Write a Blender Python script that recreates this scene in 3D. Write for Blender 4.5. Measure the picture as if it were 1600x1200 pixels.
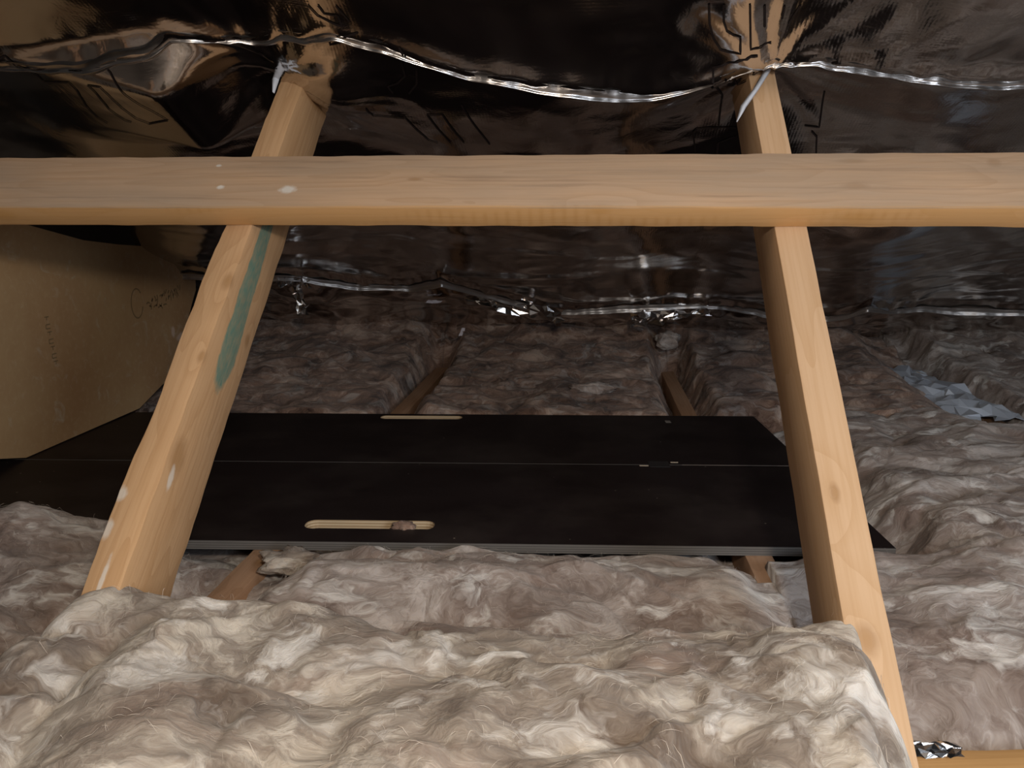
import bpy, bmesh, math, random
import numpy as np
from mathutils import Vector, Matrix

for o in list(bpy.data.objects):
    bpy.data.objects.remove(o, do_unlink=True)
S = bpy.context.scene
COL = S.collection

# ------------------------------------------------------------------ camera
FPX, PITCH, YAW, ROLL = 1305.27, -0.2000, 0.0910, 0.0014
CAM = Vector((0.4063, 0.0, 0.4043))
cd = bpy.data.cameras.new('camera')
cam = bpy.data.objects.new('camera', cd)
COL.objects.link(cam)
cd.sensor_fit = 'HORIZONTAL'
cd.sensor_width = 36.0
cd.lens = 36.0 * FPX / 1600.0
cd.clip_start = 0.01
Rm = Matrix.Rotation(YAW, 3, 'Z') @ Matrix.Rotation(PITCH, 3, 'X') @ Matrix.Rotation(ROLL, 3, 'Y')
B = Rm @ Matrix(((1, 0, 0), (0, 0, -1), (0, 1, 0)))
cam.matrix_world = Matrix.Translation(CAM) @ B.to_4x4()
S.camera = cam

# ------------------------------------------------------------------ world, lamps, exposure
W = bpy.data.worlds.new('loft_gloom')
S.world = W
W.use_nodes = True
bg = W.node_tree.nodes['Background']
bg.inputs[0].default_value = (0.9, 0.93, 1.0, 1)
bg.inputs[1].default_value = 0.012


def lamp(name, loc, power, color, radius):
    l = bpy.data.lights.new(name, 'POINT')
    l.energy = power
    l.color = color
    l.shadow_soft_size = radius
    o = bpy.data.objects.new(name, l)
    COL.objects.link(o)
    o.location = loc
    return o


# head torch of the person taking the picture, a little right of and above the camera
lamp('head_torch', (0.50, -0.06, 0.56), 18.0, (1.0, 0.88, 0.74), 0.03)
# daylight coming up through the loft hatch behind and to the right of the camera
hd = bpy.data.lights.new('hatch_daylight', 'AREA')
hd.energy = 10.0
hd.color = (0.78, 0.88, 1.0)
hd.shape = 'RECTANGLE'
hd.size = 0.45
hd.size_y = 0.45
ho = bpy.data.objects.new('hatch_daylight', hd)
COL.objects.link(ho)
ho.location = (1.15, -0.50, 0.56)
ho.rotation_euler = (Vector((0.98, 0.22, 0.0)) - Vector(ho.location)).to_track_quat('-Z', 'Y').to_euler()

S.view_settings.view_transform = 'Standard'
S.view_settings.look = 'None'
S.view_settings.gamma = 1.0
S.view_settings.use_curve_mapping = False
S.view_settings.exposure = 0.0

# ------------------------------------------------------------------ noise in numpy
_tab = {}


def perlin(x, y, seed=0):
    if seed not in _tab:
        r = np.random.RandomState(seed + 11)
        a = r.rand(256) * 2 * np.pi
        _tab[seed] = (r.permutation(256), np.cos(a), np.sin(a))
    p, gx, gy = _tab[seed]
    x = np.asarray(x, float); y = np.asarray(y, float)
    xi = np.floor(x).astype(int); yi = np.floor(y).astype(int)
    xf = x - xi; yf = y - yi
    u = xf ** 3 * (xf * (xf * 6 - 15) + 10); v = yf ** 3 * (yf * (yf * 6 - 15) + 10)

    def g(ix, iy, dx, dy):
        h = p[(p[ix & 255] + iy) & 255]
        return gx[h] * dx + gy[h] * dy
    a = g(xi, yi, xf, yf); b = g(xi + 1, yi, xf - 1, yf)
    c = g(xi, yi + 1, xf, yf - 1); d = g(xi + 1, yi + 1, xf - 1, yf - 1)
    return 1.45 * ((a * (1 - u) + b * u) * (1 - v) + (c * (1 - u) + d * u) * v)


def fbm(x, y, o=4, seed=0, gain=0.5):
    s = 0; a = 1.0
    for i in range(o):
        s = s + a * perlin(x * 2 ** i + 7.3 * i, y * 2 ** i - 3.1 * i, seed + i)
        a *= gain
    return s


def sstep(a, b, x):
    t = np.clip((x - a) / (b - a), 0, 1)
    return t * t * (3 - 2 * t)


# ------------------------------------------------------------------ object helpers
def mesh_obj(name, V, F, mat, parent=None, smooth=True, angle=None):
    me = bpy.data.meshes.new(name)
    me.from_pydata([tuple(map(float, v)) for v in V], [], [tuple(map(int, f)) for f in F])
    me.update()
    if smooth:
        me.polygons.foreach_set('use_smooth', [True] * len(me.polygons))
        if angle:
            me.set_sharp_from_angle(angle=math.radians(angle))
    me.materials.append(mat)
    o = bpy.data.objects.new(name, me)
    COL.objects.link(o)
    if parent:
        o.parent = parent
    return o


def grid_mesh(name, P, mat, parent=None, uv=None, flip=False):
    """P: array (ny, nx, 3) -> quad grid"""
    ny, nx = P.shape[:2]
    me = bpy.data.meshes.new(name)
    nv = nx * ny
    i = np.arange(nv).reshape(ny, nx)
    q = np.stack([i[:-1, :-1], i[:-1, 1:], i[1:, 1:], i[1:, :-1]], -1).reshape(-1, 4)
    if flip:
        q = q[:, ::-1]
    nf = len(q)
    me.vertices.add(nv)
    me.vertices.foreach_set('co', P.reshape(-1).astype(np.float32))
    me.loops.add(nf * 4)
    me.loops.foreach_set('vertex_index', q.reshape(-1).astype(np.int32))
    me.polygons.add(nf)
    me.polygons.foreach_set('loop_start', (np.arange(nf) * 4).astype(np.int32))
    me.polygons.foreach_set('use_smooth', np.ones(nf, bool))
    me.update(calc_edges=True)
    if uv is not None:
        l = me.uv_layers.new(name='sheet')
        l.data.foreach_set('uv', uv.reshape(-1, 2)[q.reshape(-1)].reshape(-1).astype(np.float32))
    me.materials.append(mat)
    o = bpy.data.objects.new(name, me)
    COL.objects.link(o)
    if parent:
        o.parent = parent
    return o


def tag(o, label=None, cat=None, group=None, kind=None):
    for k, v in (('label', label), ('category', cat), ('group', group), ('kind', kind)):
        if v:
            o[k] = v
    return o


def empty(name, loc):
    o = bpy.data.objects.new(name, None)
    o.empty_display_size = 0.05
    COL.objects.link(o)
    o.location = loc
    return o


# ------------------------------------------------------------------ materials
class NT:
    def __init__(self, name):
        self.m = bpy.data.materials.new(name)
        self.m.use_nodes = True
        self.t = self.m.node_tree
        self.b = self.t.nodes['Principled BSDF']

    def n(self, typ, **kw):
        nd = self.t.nodes.new(typ)
        for k, v in kw.items():
            setattr(nd, k, v)
        return nd

    def put(self, sock, v):
        if isinstance(v, bpy.types.NodeSocket):
            self.t.links.new(v, sock)
        else:
            sock.default_value = v

    def math(self, op, a, b=0.0, c=0.0, clamp=False):
        nd = self.n('ShaderNodeMath', operation=op, use_clamp=clamp)
        self.put(nd.inputs[0], a); self.put(nd.inputs[1], b); self.put(nd.inputs[2], c)
        return nd.outputs[0]

    def vmath(self, op, a, b=(0, 0, 0)):
        nd = self.n('ShaderNodeVectorMath', operation=op)
        self.put(nd.inputs[0], a); self.put(nd.inputs[1], b)
        return nd.outputs[1] if op == 'LENGTH' else nd.outputs[0]

    def coord(self, which='Object'):
        return self.n('ShaderNodeTexCoord').outputs[which]

    def noise(self, v, scale=1.0, detail=4, rough=0.55, dist=0.0):
        nd = self.n('ShaderNodeTexNoise')
        self.put(nd.inputs['Vector'], v)
        nd.inputs['Scale'].default_value = scale
        nd.inputs['Detail'].default_value = detail
        nd.inputs['Roughness'].default_value = rough
        nd.inputs['Distortion'].default_value = dist
        return nd.outputs[0]

    def ramp(self, f, stops):
        nd = self.n('ShaderNodeValToRGB')
        e = nd.color_ramp.elements
        while len(e) < len(stops):
            e.new(0.5)
        for k, (p, c) in enumerate(stops):
            e[k].position = p
            e[k].color = (c[0], c[1], c[2], 1) if not isinstance(c, (int, float)) else (c, c, c, 1)
        self.put(nd.inputs[0], f)
        return nd.outputs[0]

    def mix(self, f, a, b, blend='MIX'):
        nd = self.n('ShaderNodeMix', data_type='RGBA', blend_type=blend)
        self.put(nd.inputs[0], f)
        self.put(nd.inputs[6], a if isinstance(a, bpy.types.NodeSocket) else (*a[:3], 1))
        self.put(nd.inputs[7], b if isinstance(b, bpy.types.NodeSocket) else (*b[:3], 1))
        return nd.outputs[2]

    def spot(self, v, c, r, soft=0.2, wob=0.0, wscale=60.0):
        d = self.vmath('LENGTH', self.vmath('DIVIDE', self.vmath('SUBTRACT', v, c), r))
        if wob:
            d = self.math('ADD', d, self.math('MULTIPLY', self.math('SUBTRACT', self.noise(v, wscale, 3), 0.5), wob))
        nd = self.n('ShaderNodeMapRange')
        self.put(nd.inputs[0], d)
        nd.inputs[1].default_value = 1 - soft; nd.inputs[2].default_value = 1 + soft
        nd.inputs[3].default_value = 1; nd.inputs[4].default_value = 0
        return nd.outputs[0]

    def bump(self, h, strength=0.3, dist=0.001):
        nd = self.n('ShaderNodeBump')
        nd.inputs['Strength'].default_value = strength
        nd.inputs['Distance'].default_value = dist
        self.put(nd.inputs['Height'], h)
        self.t.links.new(nd.outputs[0], self.b.inputs['Normal'])
        return nd

    def base(self, c):
        self.put(self.b.inputs['Base Color'], c if isinstance(c, bpy.types.NodeSocket) else (*c, 1))

    def set(self, **kw):
        for k, v in kw.items():
            self.put(self.b.inputs[k.replace('_', ' ')], v)


def wood(name, light=(0.60, 0.38, 0.215), dark=(0.42, 0.225, 0.095), grey=(0.46, 0.37, 0.29), greyamt=0.3,
         knots=(), extra=None, seed=0.0, ring=16.0):
    """pine: object X runs along the timber"""
    N = NT(name)
    co = N.vmath('ADD', N.coord(), (seed, seed * 0.7, seed * 1.3))
    raw = N.coord()
    dis = N.noise(N.vmath('MULTIPLY', co, (5, 9, 9)), 1, 3)
    kfield = None
    for c, r in knots:
        k = N.spot(raw, c, (r[0] * 3.2, r[1] * 3.2, r[2] * 3.2), soft=0.95)
        kfield = k if kfield is None else N.math('MAXIMUM', kfield, k)
    v = N.noise(N.vmath('MULTIPLY', co, (0.9, 12, 12)), 1, 2)
    ph = N.math('ADD', N.math('MULTIPLY', v, ring), N.math('MULTIPLY', dis, 1.3))
    if kfield is not None:
        ph = N.math('ADD', ph, N.math('MULTIPLY', kfield, 1.5))
    rings = N.math('FRACT', ph)
    rings = N.math('POWER', rings, 2.2)
    fine = N.noise(N.vmath('MULTIPLY', co, (6, 260, 260)), 1, 3)
    blot = N.noise(N.vmath('MULTIPLY', co, (3, 10, 10)), 1, 4)
    col = N.mix(N.math('MULTIPLY', rings, 0.38), light, dark)
    col = N.mix(N.math('MULTIPLY', N.math('SUBTRACT', fine, 0.42, clamp=True), 1.3), col, dark)
    gm = N.math('MULTIPLY', N.ramp(blot, [(0.35, 0.0), (0.7, 1.0)]), greyamt)
    col = N.mix(gm, col, grey)
    for c, r in knots:
        m = N.spot(raw, c, r, soft=0.35, wob=0.5, wscale=90)
        col = N.mix(N.math('MULTIPLY', m, 0.42), col, (0.27, 0.14, 0.055))
        m2 = N.spot(raw, c, (r[0] * .55, r[1] * .55, r[2] * .55), soft=0.5, wob=0.6, wscale=160)
        col = N.mix(N.math('MULTIPLY', m2, 0.4), col, (0.40, 0.22, 0.09))
    if extra:
        col = extra(N, raw, col)
    N.base(col)
    N.set(Roughness=0.72)
    N.b.inputs['Specular IOR Level'].default_value = 0.25
    N.bump(N.math('ADD', fine, N.math('MULTIPLY', rings, 0.4)), 0.35, 0.0008)
    return N.m


def wool(name, stops, scale=1.0, white=0.35, seed=0.0):
    """mineral wool: soft swirled clumps, mottled cream / taupe / brown"""
    N = NT(name)
    g = N.vmath('ADD', N.coord(), (seed, seed * .37, seed * .71))

    def warped(v, sc, amt):
        nz = N.n('ShaderNodeTexNoise')
        nz.inputs['Scale'].default_value = sc
        nz.inputs['Detail'].default_value = 3
        N.put(nz.inputs['Vector'], v)
        return N.vmath('ADD', v, N.vmath('MULTIPLY', N.vmath('SUBTRACT', nz.outputs[1], (.5, .5, .5)), (amt, amt, amt)))
    w1 = warped(g, 7 * scale, .16)
    w2 = warped(w1, 24 * scale, .05)
    big = N.noise(N.vmath('MULTIPLY', w2, (9, 12, 12)), scale, 4, 0.5, 0.3)
    mid = N.noise(N.vmath('MULTIPLY', w2, (22, 34, 34)), scale, 5, 0.6, 0.6)
    fib = N.noise(N.vmath('MULTIPLY', w2, (60, 210, 210)), scale, 4, 0.6, 0.5)
    f = N.math('ADD', N.math('ADD', N.math('MULTIPLY', big, 0.52), N.math('MULTIPLY', mid, 0.33)), N.math('MULTIPLY', fib, 0.15))
    col = N.ramp(f, stops)
    tint = N.noise(w1, 9 * scale, 3)
    col = N.mix(N.math('MULTIPLY', N.ramp(tint, [(0.54, 0.0), (0.70, 1.0)]), 0.30), col, (0.32, 0.20, 0.15))
    wt = N.noise(N.vmath('ADD', N.vmath('MULTIPLY', w2, (1, 1.7, 1.7)), (3.1, 1.7, 0.4)), 13 * scale, 5, 0.6, 0.5)
    col = N.mix(N.math('MULTIPLY', N.ramp(wt, [(0.53, 0.0), (0.66, 1.0)]), white), col, (0.80, 0.77, 0.73))
    N.base(col)
    N.set(Roughness=0.95)
    N.b.inputs['Specular IOR Level'].default_value = 0.05
    N.b.inputs['Sheen Weight'].default_value = 0.15
    N.b.inputs['Sheen Roughness'].default_value = 0.7
    h = N.math('ADD', N.math('MULTIPLY', fib, 0.55), N.math('ADD', N.math('MULTIPLY', mid, 1.6), N.math('MULTIPLY', wt, 1.0)))
    N.bump(h, 0.5, 0.005)
    N.b.inputs['Subsurface Weight'].default_value = 0.4
    N.b.inputs['Subsurface Radius'].default_value = (1.0, 0.8, 0.62)
    N.b.inputs['Subsurface Scale'].default_value = 0.007
    return N.m


def plain(name, col, rough=0.7, metal=0.0, spec=0.3, nscale=0, amt=0.3):
    N = NT(name)
    if nscale:
        f = N.noise(N.coord(), nscale, 5)
        N.base(N.mix(N.math('MULTIPLY', f, amt), col, tuple(c * 0.4 for c in col)))
    else:
        N.base(col)
    N.set(Roughness=rough, Metallic=metal)
    N.b.inputs['Specular IOR Level'].default_value = spec
    return N.m


def foil_mat(name, rough=0.13, weave=0.22, crinkle=0.35):
    N = NT(name)
    uv = N.coord('UV')
    c = N.coord()
    n1 = N.noise(c, 16, 5)
    N.base(N.mix(N.math('MULTIPLY', n1, 0.6), (0.66, 0.635, 0.62), (0.50, 0.47, 0.455)))
    N.set(Metallic=1.0, Roughness=N.math('ADD', rough - 0.05, N.math('MULTIPLY', N.noise(c, 9, 4), 0.12)))
    sx = N.n('ShaderNodeSeparateXYZ')
    N.put(sx.inputs[0], uv)
    wv = N.math('ADD', N.math('SINE', N.math('MULTIPLY', sx.outputs[0], 2 * math.pi / 0.0042)),
                N.math('SINE', N.math('MULTIPLY', sx.outputs[1], 2 * math.pi / 0.0042)))
    patch = N.ramp(N.noise(c, 5, 3), [(0.4, 0.25), (0.62, 1.0)])
    wv = N.math('MULTIPLY', wv, patch)
    cr = N.noise(c, 26, 5, 0.6, 1.0)
    h = N.math('ADD', N.math('MULTIPLY', wv, weave * 0.035), N.math('MULTIPLY', cr, crinkle))
    N.bump(h, 0.5, 0.003)
    return N.m


M = {}
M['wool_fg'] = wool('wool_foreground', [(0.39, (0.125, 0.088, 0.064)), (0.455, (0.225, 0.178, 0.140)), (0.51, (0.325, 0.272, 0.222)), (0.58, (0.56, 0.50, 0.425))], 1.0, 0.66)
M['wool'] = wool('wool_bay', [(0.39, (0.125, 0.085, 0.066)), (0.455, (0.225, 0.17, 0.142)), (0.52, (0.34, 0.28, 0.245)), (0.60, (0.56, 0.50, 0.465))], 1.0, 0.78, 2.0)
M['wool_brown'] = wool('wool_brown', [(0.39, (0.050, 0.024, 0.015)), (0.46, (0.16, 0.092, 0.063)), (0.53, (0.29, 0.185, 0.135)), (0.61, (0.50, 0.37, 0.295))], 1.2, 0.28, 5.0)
M['fibre'] = plain('wool_fibre', (0.66, 0.58, 0.50), 0.9)
M['fibre_dark'] = plain('wool_fibre_brown', (0.42, 0.31, 0.25), 0.9)
M['foil'] = foil_mat('foil')
M['foil_scrap'] = foil_mat('foil_scrap', 0.16, 0.0, 0.5)
M['foil_back'] = plain('foil_white_backing', (0.62, 0.66, 0.74), 0.6)
M['ink'] = plain('foil_print', (0.012, 0.008, 0.008), 0.5)
M['ply_face'] = None
M['plasterboard'] = plain('plasterboard', (0.35, 0.30, 0.26), 0.9, nscale=20)
M['deck'] = plain('roof_deck', (0.12, 0.08, 0.05), 0.9, nscale=8)

# ------------------------------------------------------------------ roof geometry numbers
SP = 0.6            # truss spacing
TW = 0.0332         # timber thickness
PIT = math.radians(22.5)


def roof_z(Y):
    return 0.59 - (Y - 1.13) * math.tan(PIT)


RN = np.array([0, -math.sin(PIT), -math.cos(PIT)])     # towards the loft

# the setting
def slab(name, V, F, mat):
    return tag(mesh_obj(name, V, F, mat, smooth=False), kind='structure')


slab('floor', [(-2.6, -1.6, -0.13), (3.2, -1.6, -0.13), (3.2, 3.0, -0.13), (-2.6, 3.0, -0.13),
               (-2.6, -1.6, -0.118), (3.2, -1.6, -0.118), (3.2, 3.0, -0.118), (-2.6, 3.0, -0.118)],
     [(0, 3, 2, 1), (4, 5, 6, 7), (0, 1, 5, 4), (1, 2, 6, 5), (2, 3, 7, 6), (3, 0, 4, 7)], M['plasterboard'])


# ------------------------------------------------------------------ timbers
def timber(name, L, w, h, mat, mw, seed=0, wob=0.0006, cut0=0.0, rad=0.0018, step=0.012, wane=None):
    """box along +X, section Y in [0,w], Z in [-h,0]; softened arrises, slightly uneven"""
    n = max(2, int(L / step))
    sec = []
    for (cy, cz, a0) in ((rad, -rad, 90), (rad, -h + rad, 180), (w - rad, -h + rad, 270), (w - rad, -rad, 0)):
        for k in range(3):
            a = math.radians(a0 + 45 * k)
            sec.append((cy + rad * math.cos(a), cz + rad * math.sin(a)))
    m = len(sec)
    xs = np.linspace(0, L, n + 1)
    V = []
    for i, x in enumerate(xs):
        for j, (y, z) in enumerate(sec):
            a = perlin(x * 9 + j // 3 * 5.7, seed + 0.5, 3) * wob
            b = perlin(x * 31 + j // 3 * 9.1, seed + 2.5, 4) * wob * 0.7
            yy, zz = y + a + b, z - a + b
            if wane and j // 3 == wane[0]:
                k = max(0.0, float(perlin(x * 7 + 3, seed + 7.7, 5))) * wane[1] + abs(float(perlin(x * 40, seed, 6))) * wane[1] * .25
                yy += k * (1 if y < w / 2 else -1)
                zz += k * .4 * (1 if z < -h / 2 else -1)
            xx = x
            if cut0 and i == 0:
                xx = x + (-zz) * cut0
            V.append((xx, yy, zz))
    F = []
    for i in range(n):
        for j in range(m):
            k = (j + 1) % m
            F.append((i * m + j, i * m + k, (i + 1) * m + k, (i + 1) * m + j))
    F.append(tuple(range(m))[::-1])
    F.append(tuple(n * m + j for j in range(m)))
    F = [f[::-1] for f in F]
    o = mesh_obj(name, V, F, mat, angle=30)
    o.matrix_world = mw
    return o


def frame(origin, ex, ey, ez):
    m = Matrix((ex, ey, ez)).transposed().to_4x4()
    m.translation = Vector(origin)
    return m


A = 0.7319                                   # lean of the struts
Y0 = 0.4768
al = Vector((0, math.cos(A), math.sin(A)))
nn = Vector((0, -math.sin(A), math.cos(A)))
SD = 0.0842


def strut_frame(x):
    # X along the strut; Y = -world X ; Z = out of the top face -> right handed
    return frame((x + TW, Y0, 0), al, Vector((-1, 0, 0)), nn)


def left_marks(N, v, col):
    # green paint smear down the side facing the middle of the loft (local y = 0 side)
    sx = N.n('ShaderNodeSeparateXYZ'); N.put(sx.inputs[0], v)
    side = N.math('LESS_THAN', sx.outputs[1], 0.004)
    nz = N.noise(N.vmath('MULTIPLY', v, (60, 60, 60)), 1, 4)
    def band(s, c, hw):
        d = N.math('ABSOLUTE', N.math('SUBTRACT', sx.outputs[2], c))
        return d
    # centre line drifts a little; half width swells towards the lower end
    x = sx.outputs[0]
    mr = N.n('ShaderNodeMapRange'); N.put(mr.inputs[0], x)
    mr.inputs[1].default_value = 0.44; mr.inputs[2].default_value = 0.64
    mr.inputs[3].default_value = -0.0415; mr.inputs[4].default_value = -0.0300
    hw = N.n('ShaderNodeMapRange'); N.put(hw.inputs[0], x)
    hw.inputs[1].default_value = 0.43; hw.inputs[2].default_value = 0.62
    hw.inputs[3].default_value = 0.0185; hw.inputs[4].default_value = 0.0130
    d = N.math('DIVIDE', N.math('ABSOLUTE', N.math('SUBTRACT', sx.outputs[2], mr.outputs[0])), hw.outputs[0])
    tip = N.math('MULTIPLY', N.math('SUBTRACT', 0.450, x), 1 / 0.058, clamp=False)
    tip = N.math('MAXIMUM', tip, 0.0)
    r = N.math('SQRT', N.math('ADD', N.math('MULTIPLY', d, d), N.math('MULTIPLY', tip, tip)))
    r = N.math('ADD', r, N.math('MULTIPLY', N.math('SUBTRACT', nz, 0.5), 0.35))
    mm = N.n('ShaderNodeMapRange'); N.put(mm.inputs[0], r)
    mm.inputs[1].default_value = 0.9; mm.inputs[2].default_value = 1.06; mm.inputs[3].default_value = 1; mm.inputs[4].default_value = 0
    top = N.math('LESS_THAN', x, 0.70)
    m = N.math('MULTIPLY', N.math('MULTIPLY', mm.outputs[0], side), top)
    wear = N.ramp(N.noise(N.vmath('MULTIPLY', v, (70, 260, 260)), 1, 5), [(0.3, 0.95), (0.75, 0.5)])
    col = N.mix(N.math('MULTIPLY', m, wear), col, (0.095, 0.235, 0.195))
    for c, r_ in (((0.249, 0.030, -0.001), (0.007, 0.005, 0.01)), ((0.215, 0.030, -0.001), (0.009, 0.004, 0.01)),
                  ((0.165, 0.018, 0.0), (0.024, 0.002, 0.004)), ((0.275, 0.0, -0.017), (0.012, 0.003, 0.004))):
        col = N.mix(N.math('MULTIPLY', N.spot(v, c, r_, .3, .8, 120), 0.75), col, (0.72, 0.66, 0.58))
    return col


M['strut_left'] = wood('pine_strut_left', light=(0.60, 0.37, 0.195), greyamt=0.12, seed=1.3,
                       knots=[((0.297, 0.0, -0.018), (0.020, 0.012, 0.012)), ((0.402, 0.003, 0.0), (0.008, 0.004, 0.005)),
                              ((0.503, 0.004, 0.0), (0.011, 0.006, 0.006)), ((0.48, 0.0, -0.070), (0.009, 0.008, 0.005))],
                       extra=left_marks)
M['strut_right'] = wood('pine_strut_right', light=(0.62, 0.41, 0.245), dark=(0.48, 0.28, 0.13), greyamt=0.12, seed=4.1,
                        knots=[((0.146, 0.0185, 0.0), (0.013, 0.008, 0.006)), ((0.269, 0.022, 0.0), (0.009, 0.004, 0.004))], ring=9)
s1 = timber('roof_strut', 0.96, TW, SD, M['strut_left'], strut_frame(0.0), seed=1, cut0=1 / math.tan(A), wane=(3, 0.004), wob=0.0009)
tag(s1, 'leaning pine roof strut with a green paint smear down its side', 'strut', 'struts carrying the roof')
s2 = timber('roof_strut', 0.97, TW, SD, M['strut_right'], strut_frame(0.6), seed=2, cut0=1 / math.tan(A))
tag(s2, 'clean pale pine roof strut standing over the right end of the black board', 'strut', 'struts carrying the roof')


def brace_marks(N, v, col):
    for c, r_ in (((0.825, 0.029, 0), (0.0085, 0.0055, 0.004)), ((0.747, 0.033, 0), (0.004, 0.003, 0.004)), ((0.735, 0.070, 0), (.003, .002, .004))):
        col = N.mix(N.spot(v, c, r_, .35, .9, 200), col, (0.80, 0.76, 0.70))
    # saw marks along the lower arris
    sx = N.n('ShaderNodeSeparateXYZ'); N.put(sx.inputs[0], v)
    st = N.math('POWER', N.math('ABSOLUTE', N.math('SINE', N.math('MULTIPLY', sx.outputs[0], 260.0))), 4.0)
    pa = N.ramp(N.noise(N.vmath('MULTIPLY', v, (5, 30, 30)), 1, 3), [(0.52, 0.0), (0.66, 1.0)])
    low = N.math('LESS_THAN', sx.outputs[1], 0.003)
    col = N.mix(N.math('MULTIPLY', N.math('MULTIPLY', st, pa), N.math('MULTIPLY', low, 0.5)), col, (0.22, 0.11, 0.04))
    und = N.math('LESS_THAN', sx.outputs[1], 0.0022)
    col = N.mix(N.math('MULTIPLY', und, 0.7), col, (0.56, 0.30, 0.10))
    # handled, greyed upper face
    up = N.math('GREATER_THAN', sx.outputs[2], -0.0015)
    gr = N.ramp(N.noise(N.vmath('MULTIPLY', v, (2.5, 14, 14)), 1, 5), [(0.36, 0.0), (0.66, 1.0)])
    col = N.mix(N.math('MULTIPLY', N.math('MULTIPLY', gr, up), 0.8), col, (0.355, 0.275, 0.205))
    dk = N.ramp(N.noise(N.vmath('MULTIPLY', v, (3.2, 95, 95)), 1, 5, .65), [(0.55, 0.0), (0.72, 1.0)])
    col = N.mix(N.math('MULTIPLY', N.math('MULTIPLY', dk, up), 0.55), col, (0.22, 0.15, 0.105))
    return col


BT, BH = 0.027, 0.087
M['brace'] = wood('pine_brace', light=(0.54, 0.355, 0.22), dark=(0.39, 0.225, 0.105), greyamt=0.15, seed=7.7,
                  knots=[((1.167, 0.001, -0.005), (0.011, 0.006, 0.006)), ((1.43, 0.033, 0), (0.013, 0.006, 0.005)),
                         ((1.43, 0.0, -0.014), (0.020, 0.012, 0.008)), ((1.433, 0.073, 0), (0.014, 0.004, 0.004)),
                         ((1.577, 0.069, 0), (0.007, 0.006, 0.004)), ((0.500, 0.0, -0.012), (0.012, 0.008, 0.008)),
                         ((0.965, 0.045, 0), (0.008, 0.003, 0.004))], extra=brace_marks)
bo = Vector((-0.75, Y0, 0)) + al * 0.590 + nn * BT
ang = -0.0035
ex = Vector((1, 0, 0)) * math.cos(ang) + al * math.sin(ang)
ey = -Vector((1, 0, 0)) * math.sin(ang) + al * math.cos(ang)
br = timber('cross_brace', 2.6, BH, BT, M['brace'], frame(bo, ex, ey, nn), seed=3, wob=0.0007)
tag(br, 'long horizontal pine brace nailed across both leaning struts', 'brace')

M['joist'] = wood('pine_joist', light=(0.47, 0.27, 0.155), dark=(0.30, 0.15, 0.07), greyamt=0.25, seed=11.0,
                  knots=[((1.1, 0.01, 0), (0.012, 0.008, 0.006))])
jl = {-1: 'ceiling joist left of the leaning chipboard panel', 0: 'brown ceiling joist under the board, nearest the green-smeared strut',
      1: 'brown ceiling joist under the board beside the clean right strut', 2: 'ceiling joist end poking out from under the pale plastic wrap'}
for k in (-1, 0, 1, 2):
    o = timber('ceiling_joist', 2.75, TW, 0.097, M['joist'], frame((k * SP + TW, -0.2, 0), Vector((0, 1, 0)), Vector((-1, 0, 0)), Vector((0, 0, 1))), seed=20 + k, step=0.03)
    tag(o, jl[k], 'joist', 'ceiling joists')

M['noggin'] = wood('pine_noggin', light=(0.60, 0.35, 0.14), dark=(0.44, 0.23, 0.08), greyamt=0.05, seed=15.0)
o = timber('timber_noggin', 0.562, 0.045, 0.07, M['noggin'], frame((0.650, 0.552, 0.0), Vector((1, 0.13, 0)).normalized(), Vector((-0.13, 1, 0)).normalized(), Vector((0, 0, 1))), seed=31)
tag(o, 'orange timber noggin at the lower right corner, beside a silver scrap', 'noggin', 'noggins between joists')
o = timber('timber_noggin', 0.562, 0.045, 0.07, M['noggin'], frame((-0.565, 0.588, 0.004), Vector((1, 0, 0)), Vector((0, 1, 0)), Vector((0, 0, 1))), seed=32)
tag(o, 'orange timber noggin just showing at the left edge between wool batts', 'noggin', 'noggins between joists')

# ------------------------------------------------------------------ black folding board
BA = math.radians(3.25)
BO = Vector((0.7785, 0.979, 0.012))
bu = Vector((-math.cos(BA), -math.sin(BA), 0))      # along the board, to the left
bv = Vector((-math.sin(BA), math.cos(BA), 0))       # away from the camera
TH = 0.0115


def film(name):
    N = NT(name)
    c = N.coord()
    b = N.noise(N.vmath('MULTIPLY', c, (5, 9, 9)), 1, 6)
    col = N.ramp(b, [(0.35, (0.0125, 0.0082, 0.0085)), (0.7, (0.022, 0.0155, 0.0155))])
    vo = N.n('ShaderNodeTexVoronoi'); vo.inputs['Scale'].default_value = 34
    N.put(vo.inputs['Vector'], c)
    speck = N.math('LESS_THAN', vo.outputs['Distance'], 0.045)
    gate = N.math('GREATER_THAN', N.noise(c, 7, 2), 0.56)
    col = N.mix(N.math('MULTIPLY', N.math('MULTIPLY', speck, gate), 0.7), col, (0.3, 0.25, 0.2))
    dust = N.ramp(N.noise(c, 4.5, 6, 0.65), [(0.48, 0.0), (0.72, 1.0)])
    col = N.mix(N.math('MULTIPLY', dust, 0.06), col, (0.4, 0.33, 0.28))
    N.base(col)
    N.set(Roughness=0.5)
    N.b.inputs['Specular IOR Level'].default_value = 0.16
    N.bump(N.noise(c, 300, 3), 0.06, 0.001)
    return N.m


def plyedge(name, a, b, period):
    N = NT(name)
    c = N.coord()
    sx = N.n('ShaderNodeSeparateXYZ'); N.put(sx.inputs[0], c)
    st = N.math('FRACT', N.math('DIVIDE', sx.outputs[2], period))
    col = N.mix(N.math('GREATER_THAN', st, 0.52), a, b)
    col = N.mix(N.math('MULTIPLY', N.noise(N.vmath('MULTIPLY', c, (30, 30, 200)), 1, 4), 0.5), col, tuple(x * .45 for x in a))
    N.base(col)
    N.set(Roughness=0.8)
    return N.m


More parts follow.
